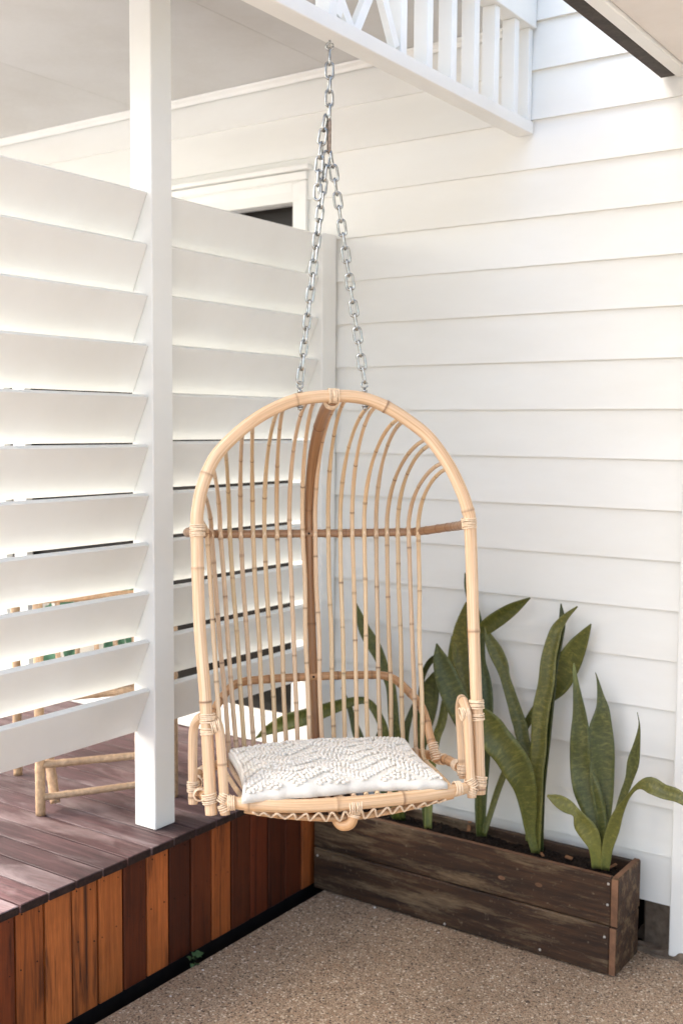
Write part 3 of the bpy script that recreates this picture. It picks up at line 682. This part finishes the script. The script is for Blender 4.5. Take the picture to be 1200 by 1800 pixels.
for v in bm.verts:
    v.co = Vector((v.co.x*(PLX1-PLX0-.045), v.co.y*(PLY1-PLY0-.046), .004*math.sin(v.co.x*37)+.003*math.sin(v.co.y*9+v.co.x*13)+random.uniform(-.0045, .0045)))
me = bpy.data.meshes.new('soil'); bm.to_mesh(me); bm.free(); me.materials.append(M['potting'])
so = place(bpy.data.objects.new('soil', me), None, ((PLX0+PLX1)/2, (PLY0+PLY1)/2, SOZ)); tag(so, 'dark potting soil filling the planter box', 'soil', None, 'stuff')
# bark chips lying on the soil
def chip(px, py, ln, wd, rot, tiltv):
    p = onz(px, py, SOZ+.006); o = box('bark_chip', p[0]-ln/2, p[0]+ln/2, p[1]-wd/2, p[1]+wd/2, p[2]-.0015, p[2]+.0035, M['chip'], None, .0012)
    o.rotation_euler = (0, tiltv, rot); o.location.z += abs(math.sin(tiltv))*ln*.4
    tag(o, None, 'bark chip', 'bark chips on the planter soil'); return o
for c, lb in (((1072, 1528, .042, .010, .9, -.35), 'thin brown bark chip beside the plant nearest the planter end'), ((999, 1509, .022, .016, .2, .2), 'broad reddish bark chip on the soil between two plants'),
              ((952, 1503, .030, .008, 2.2, .1), 'slim bark chip at the foot of the tallest plant'), ((824, 1458, .040, .012, 1.9, -.6), 'pale bark chip propped upright on the soil')):
    tag(chip(*c), lb)

def leaf(parent, pts, color=(1, 1, 1), fold=.28, pale=(.25, .02), yaw=0.0, wave=0.0, dry=0.0):
    """pts (px, py, width px, Y): centre line from base to tip; the pixel ray meets the plane Y = const"""
    C3 = []
    for x, y, w, Y in pts:
        p = ony(x, y, Y); dep = float((p-CAMP)@(RW @ np.array([0, 0, 1.]))); C3.append((*p, w*dep/FPX/2))
    Q = crom(C3, .012); P = Q[:, :3]; hw = np.maximum(Q[:, 3], .0006); m = len(P); nA = 7
    T = np.gradient(P, axis=0); T /= np.linalg.norm(T, axis=1)[:, None]
    L = np.concatenate([[0], np.cumsum(np.linalg.norm(np.diff(P, axis=0), axis=1))]); V = []; UV = []; F = []; A = []; ph = random.uniform(0, 6)
    for i in range(m):
        vd = CAMP-P[i]; vd /= np.linalg.norm(vd); s = np.cross(T[i], vd); s /= np.linalg.norm(s)+1e-9; nrm = np.cross(s, T[i])
        a = yaw*(1+.4*math.sin(L[i]*6+ph)); s2 = s*math.cos(a)+nrm*math.sin(a); n2 = nrm*math.cos(a)-s*math.sin(a)
        tt = L[i]/L[-1]
        for k in range(nA):
            x = -1+2*k/(nA-1); edgew = wave*math.sin(L[i]*48+ph+(2 if x > 0 else 0))*abs(x)**2
            V.append(P[i]+s2*x*hw[i]/max(.6, math.cos(a))+n2*hw[i]*(fold*(abs(x)**1.5-.5)+edgew))
            A.append(max(0., pale[0]*(1-tt/.45))+pale[1]+(.5 if abs(x) > .99 else 0)*.35+dry*max(0., (tt-.86)/.14))
    for i in range(m-1):
        for k in range(nA-1):
            F.append((i*nA+k, i*nA+k+1, (i+1)*nA+k+1, (i+1)*nA+k))
            UV += [(k/(nA-1), L[i]), ((k+1)/(nA-1), L[i]), ((k+1)/(nA-1), L[i+1]), (k/(nA-1), L[i+1])]
    off = np.array(WL[parent.name]); me = bpy.data.meshes.new('leaf'); me.from_pydata([tuple(v-off) for v in V], [], F); me.update(); me.materials.append(M['leaf'])
    ul = me.uv_layers.new(name='UVMap'); ul.data.foreach_set('uv', np.array(UV, dtype=np.float32).ravel())
    at = me.attributes.new('pale', 'FLOAT', 'POINT'); at.data.foreach_set('value', np.array(A, dtype=np.float32)); me.polygons.foreach_set('use_smooth', [True]*len(F))
    o = bpy.data.objects.new('leaf', me); place(o, parent, parent.location); o.color = (*color, 1)
    sm = o.modifiers.new('thickness', 'SOLIDIFY'); sm.thickness = .0028; sm.offset = 0
    return o
def plant(px, py, label):
    p = onz(px, py, SOZ-.004); return thing('snake_plant', p, label, 'plant', 'snake plants in the planter box')
def zc(s, ox, oy, L, Y0, Y1):       # list of crop coordinates -> photo pixels, Y eased from base to tip
    n = len(L); return [(ox+x*s, oy+y*s, w*s, Y0+(Y1-Y0)*(i/(n-1))) for i, (x, y, w) in enumerate(L)]
A = plant(1056, 1527, 'snake plant with short curling outer leaves, nearest the open end of the planter'); s = .2279
leaf(A, zc(s, 940, 1150, [(518, 1650, 40), (510, 1480, 60), (480, 1300, 150), (405, 1060, 205), (350, 860, 160), (348, 650, 150), (340, 450, 100), (318, 260, 50), (301, 130, 26), (297, 68, 3)], 3.025, 3.06), (.80, .86, .80), .30, (.1, .0), .15, .10, 1.2)
leaf(A, zc(s, 940, 1150, [(524, 1640, 40), (530, 1400, 70), (522, 1200, 130), (512, 1000, 180), (512, 800, 190), (503, 600, 185), (518, 430, 105), (505, 330, 55), (484, 210, 18), (464, 140, 3)], 3.035, 3.11), (.80, .84, .72), .32, (.1, .0), -.2, .05)
leaf(A, zc(s, 940, 1150, [(545, 1650, 45), (585, 1400, 45), (640, 1190, 40), (682, 1080, 55), (726, 960, 62), (757, 830, 88), (786, 680, 46), (801, 545, 10), (785, 448, 2)], 3.02, 3.03), (.80, .85, .8), .3, (.2, .0), .3)
leaf(A, zc(s, 940, 1150, [(540, 1665, 60), (556, 1500, 82), (600, 1350, 96), (645, 1220, 72), (720, 1095, 28), (790, 1020, 45), (880, 1008, 125), (985, 1058, 112), (1090, 1090, 100), (1175, 1155, 60), (1235, 1240, 6)], 3.01, 2.93), (1.15, 1.1, 1.0), .25, (.45, .05), .05, .06)
leaf(A, zc(s, 940, 1150, [(476, 1655, 76), (463, 1500, 96), (425, 1400, 140), (365, 1310, 140), (318, 1225, 70), (250, 1175, 105), (170, 1128, 92), (92, 1090, 14)], 3.005, 2.94), (1.35, 1.25, 1.0), .22, (.5, .18), 0, .12)
B = plant(943, 1498, 'tallest snake plant of the row, with a broad leaf curling over beside the chair leg')
leaf(B, [(943, 1498, 12, 3.035), (940, 1420, 14, 3.04), (934, 1345, 16, 3.05), (919, 1300, 22, 3.06), (914, 1276, 24, 3.065), (908, 1258, 23, 3.07), (896, 1219, 19, 3.08), (887, 1190, 17.5, 3.085), (881.5, 1170, 23, 3.09), (871, 1146, 25, 3.09), (860, 1124, 17, 3.09), (851.5, 1101, 2, 3.09)], (1.0, 1.0, .9), .34, (.3, .02), .1, .12)
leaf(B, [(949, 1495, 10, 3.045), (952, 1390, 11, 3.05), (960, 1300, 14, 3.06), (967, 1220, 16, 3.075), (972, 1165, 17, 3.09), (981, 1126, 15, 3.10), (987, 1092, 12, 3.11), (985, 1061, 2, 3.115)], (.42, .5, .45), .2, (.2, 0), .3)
leaf(B, [(941, 1500, 14, 3.03), (941, 1470, 18, 3.03), (940, 1410, 26, 3.03), (941, 1360, 28, 3.035), (946, 1320, 27, 3.04), (948, 1276, 28, 3.045), (952, 1240, 29, 3.05), (960, 1200, 28, 3.06), (964, 1158, 26, 3.07), (972, 1124, 23, 3.08), (980, 1102, 18, 3.09), (996, 1082, 10, 3.095), (1014, 1066, 2, 3.10)], (1.15, 1.08, .9), .42, (.25, .06), .2, .06)
leaf(B, [(940, 1500, 12, 3.02), (931, 1460, 18, 3.015), (928, 1420, 30, 3.005), (921, 1382, 40, 2.99), (908, 1350, 52, 2.97), (890, 1322, 52, 2.95), (870, 1298, 54, 2.93), (857, 1275, 48, 2.915), (847, 1254, 26, 2.905), (838, 1240, 4, 2.90)], (1.0, 1.0, .8), .30, (.35, .04), -.1, .08)
leaf(B, [(927, 1478, 7, 3.06), (925, 1430, 7, 3.06), (923, 1400, 5, 3.065), (924, 1385, 1.5, 3.07)], (1.1, 1.1, 1), .3, (.5, .2))
Cp = plant(846, 1472, 'snake plant behind the chair leg, with one leaf on a thin leaning stem')
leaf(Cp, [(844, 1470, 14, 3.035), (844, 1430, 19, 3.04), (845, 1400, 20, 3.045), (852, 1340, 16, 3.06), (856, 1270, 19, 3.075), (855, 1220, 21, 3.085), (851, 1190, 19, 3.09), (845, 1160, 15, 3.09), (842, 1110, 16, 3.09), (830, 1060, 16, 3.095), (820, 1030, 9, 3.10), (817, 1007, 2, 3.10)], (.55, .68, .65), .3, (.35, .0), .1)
leaf(Cp, [(843, 1468, 8, 3.04), (841, 1380, 9, 3.06), (837, 1250, 12, 3.085), (836, 1160, 14, 3.09), (843, 1115, 22, 3.09), (860, 1098, 27, 3.085), (880, 1084, 27, 3.08), (904, 1068, 20, 3.07), (931, 1051, 2, 3.06)], (.85, .88, .7), .3, (.1, .0), 0)
leaf(Cp, [(848, 1468, 12, 3.035), (860, 1434, 10, 3.05), (874, 1390, 11, 3.065), (888, 1354, 11, 3.075), (908, 1308, 11, 3.09), (930, 1264, 14, 3.10), (955, 1232, 22, 3.105), (980, 1203, 38, 3.11), (997, 1168, 43, 3.11), (1013, 1138, 34, 3.11), (1027, 1115, 18, 3.11), (1038, 1097, 2, 3.11)], (.95, .95, .75), .22, (.25, .03), 0)
leaf(Cp, [(842, 1468, 8, 3.045), (834, 1340, 9, 3.08), (822, 1230, 9, 3.10), (814, 1186, 20, 3.105), (808, 1158, 29, 3.11), (807, 1133, 29, 3.11), (809, 1108, 24, 3.11), (813, 1085, 15, 3.11), (819, 1058, 2, 3.11)], (1.25, 1.12, .85), .3, (.1, .08), 0)
leaf(Cp, [(841, 1468, 8, 3.025), (842, 1390, 12, 3.01), (834, 1310, 26, 2.995), (815, 1262, 40, 2.985), (798, 1225, 43, 2.98), (784, 1190, 39, 2.98), (774, 1160, 27, 2.98), (767, 1131, 2, 2.98)], (.72, .80, .68), .25, (.1, 0), 0, .05)
D = plant(752, 1455, 'snake plant with a single thick pale stem seen under the chair seat')
leaf(D, [(752, 1457, 12, 3.02), (753, 1420, 13, 3.03), (757, 1360, 13, 3.04), (766, 1300, 14, 3.05), (776, 1270, 15, 3.06), (782, 1235, 13, 3.07), (790, 1185, 12, 3.09), (795, 1145, 14, 3.10), (794, 1118, 2, 3.10)], (1.15, 1.15, .95), .5, (.55, .12), 0)
leaf(D, [(750, 1457, 8, 3.025), (738, 1340, 16, 3.03), (744, 1290, 22, 3.03), (751, 1250, 31, 3.03), (755, 1215, 33, 3.03), (761, 1192, 16, 3.03), (764, 1180, 2, 3.03)], (.62, .72, .6), .35, (.1, 0), .1)
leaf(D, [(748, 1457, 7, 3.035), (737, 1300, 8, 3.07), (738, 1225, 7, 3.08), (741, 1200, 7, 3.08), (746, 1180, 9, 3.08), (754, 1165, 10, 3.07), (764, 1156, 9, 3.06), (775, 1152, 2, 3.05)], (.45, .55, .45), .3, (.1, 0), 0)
E_ = plant(699, 1441, 'snake plant by the deck, one long leaf bowing out over the deck boards')
leaf(E_, [(700, 1441, 22, 3.03), (700, 1380, 21, 3.03), (698, 1315, 20, 3.035), (693, 1282, 19, 3.04), (690, 1240, 18, 3.05), (686, 1205, 17, 3.055), (676, 1180, 17, 3.06), (669, 1160, 19, 3.06), (657, 1135, 23, 3.06), (642, 1110, 21, 3.06), (632, 1085, 14, 3.06), (623, 1056, 2, 3.06)], (.85, .9, .7), .3, (.2, .02), .1, .08)
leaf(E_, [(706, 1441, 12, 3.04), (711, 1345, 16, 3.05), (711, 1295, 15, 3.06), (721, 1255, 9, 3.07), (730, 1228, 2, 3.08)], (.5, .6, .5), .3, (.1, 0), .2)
leaf(E_, [(697, 1441, 12, 3.02), (689, 1360, 14, 3.0), (678, 1297, 14, 2.985), (671, 1272, 15, 2.98), (658, 1247, 14, 2.97), (646, 1234, 12, 2.96), (631, 1231, 13, 2.95), (602, 1238, 19, 2.935), (570, 1249, 24, 2.92), (537, 1260, 28, 2.905), (505, 1269, 28, 2.89), (472, 1283, 17, 2.88), (449, 1298, 2, 2.87)], (.85, .95, .7), .25, (.1, .0), .15)
leaf(E_, [(694, 1441, 8, 3.03), (668, 1380, 10, 3.03), (640, 1320, 16, 3.02), (628, 1290, 17, 3.02), (621, 1268, 12, 3.02), (614, 1243, 9, 3.02), (600, 1208, 2, 3.02)], (.6, .72, .55), .3, (.1, 0), .1)
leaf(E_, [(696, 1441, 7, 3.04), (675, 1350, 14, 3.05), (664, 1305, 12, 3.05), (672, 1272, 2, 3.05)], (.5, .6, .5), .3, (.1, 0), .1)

# ================================================================== BAMBOO CHAIR BEHIND THE SCREEN
bc = thing('bamboo_armchair', (-2.66, 2.43, DZ), 'tan bamboo armchair on the deck behind the slatted screen', 'armchair')
PA, PB, PC, PD = (np.array(p) for p in ((-2.578, 2.148), (-2.372, 2.505), (-2.735, 2.715), (-2.941, 2.358)))
def bam(name, a, b, r, col=(1, 1, 1), nodes=.14):
    off = np.array(WL[bc.name]); return build(name, [tube_data([a, (np.array(a)+np.array(b))/2, b], r, 10, .012, nodes)], M['bamboo'], bc, bc.location, col)
def P3(p, z): return np.array([p[0], p[1], z])
def mixp(p, q, t): return p*(1-t)+q*t
for p, zt in ((PA, 1.035), (PB, 1.035), (PC, .98), (PD, .98)): bam('leg', P3(p, DZ+.001), P3(p, zt), .0145, (1.0, .97, .9))
bl = onz(98, 1412, DZ+.022); bam('brace_leg', bl, ony(84, 1310, bl[1]+.02), .0150, (1.05, 1.0, .95))
bam('brace_leg', P3(PC+np.array([.03, .03]), DZ+.03), P3(PC+np.array([.05, .01]), .74), .0135)
for a, b in ((PA, PB), (PB, PC), (PC, PD), (PD, PA)):
    
    if a is PA or a is PB: bam('stretcher', P3(a, .435), P3(b, .435), .0105)
    bam('seat_rail', P3(a, .735), P3(b, .735), .0125)
    if a is not PC: bam('top_rail', P3(a, 1.035 if a is PA or a is PB else .985), P3(b, 1.035 if b is PB or b is PA else .985), .0125, (.86, .78, .68))
bam('stretcher', P3(PA, .535), P3(PB, .525), .0115)
for t in (.14, .28, .42, .56, .70, .84): bam('back_spindle', P3(mixp(PA, PB, t), .745), P3(mixp(PA, PB, t), 1.03), .0075)
for t in (.15, .32, .5, .68, .85): bam('seat_cane', P3(mixp(PA, PD, t), .742), P3(mixp(PB, PC, t), .742), .009, (.9, .85, .78))
dv = (PB-PA)/np.linalg.norm(PB-PA); pv = np.array([-dv[1], dv[0]])
bcu = thing('printed_cushion', P3(mixp(PA, PB, .5)+pv*.07, .755), 'white cushion with green leaf print propped in the bamboo armchair', 'cushion')
ccen = mixp(PA, PB, .5)+pv*.062
def pc(a, b, side):
    e = max(0, 1-a**4)**.6*max(0, 1-b**4)**.6; tl = .05*(b+1); q = ccen+dv*a*.175+pv*(side*.045*e-0*tl+.05-.025*(b+1)/2)
    return (q[0], q[1], .925+.168*b)
V, F = pillow(16, 16, pc); mesh_obj('cover', [np.array(v)-np.array(bcu.location) for v in V], F, M['print'], bcu, bcu.location, True)

# ================================================================== SMALL THINGS ON THE PATIO
wd = thing('weed', onz(343, 1692, 0)*np.array([1, 1, 0]), 'small round leaved green weed growing in the gap below the skirting', 'weed')
for (px, py, r, z, yw) in ((350, 1676, .0125, .022, .3), (341, 1676, .0085, .020, 1.0), (332, 1684, .0095, .012, 1.9), (341, 1685, .0080, .015, 2.5), (346, 1694, .0085, .005, 3.0), (338, 1696, .0075, .004, .8), (352, 1680, .0075, .012, 2.2)):
    p = onz(px, py, z); V = []; 
    for t in np.linspace(0, 2*math.pi, 12, endpoint=False):
        rr = r*(1+.12*math.sin(3*t+yw)); V.append((rr*math.cos(t), rr*math.sin(t)*.85, .003*math.cos(2*t)+.6*rr*math.sin(t)*.5))
    V.append((0, 0, -.002)); o = mesh_obj('leaf', V, [(i, (i+1) % 12, 12) for i in range(12)], M['weed'], wd, p, True); o.rotation_euler = (.25*math.sin(yw), .2, yw)
    build('stem', [tube_data([p+np.array([0, 0, -.002]), (p+onz(340, 1690, -.02))/2, onz(340, 1690, -.04)], .0009, 5, .01)], M['weed'], wd, p)
def pebble(px, py, r, lb):
    p = onz(px, py, 0); bm = bmesh.new(); bmesh.ops.create_icosphere(bm, subdivisions=2, radius=r)
    for v in bm.verts: v.co = Vector((v.co.x*1.3, v.co.y, v.co.z*.6))*(1+random.uniform(-.15, .15))
    me = bpy.data.meshes.new('pebble'); bm.to_mesh(me); bm.free(); me.materials.append(M['stone'])
    o = place(bpy.data.objects.new('pebble', me), None, (p[0], p[1], r*.5)); tag(o, lb, 'pebble', 'loose white pebbles on the patio')
for px, py, r in ((357, 1706, .0034), (372, 1686, .0025), (448, 1674, .003), (447, 1665, .002), (658, 1596, .004), (300, 1752, .003), (470, 1745, .0022), (770, 1640, .0025)):
    pebble(px, py, r, 'tiny white pebble lying loose on the aggregate patio')
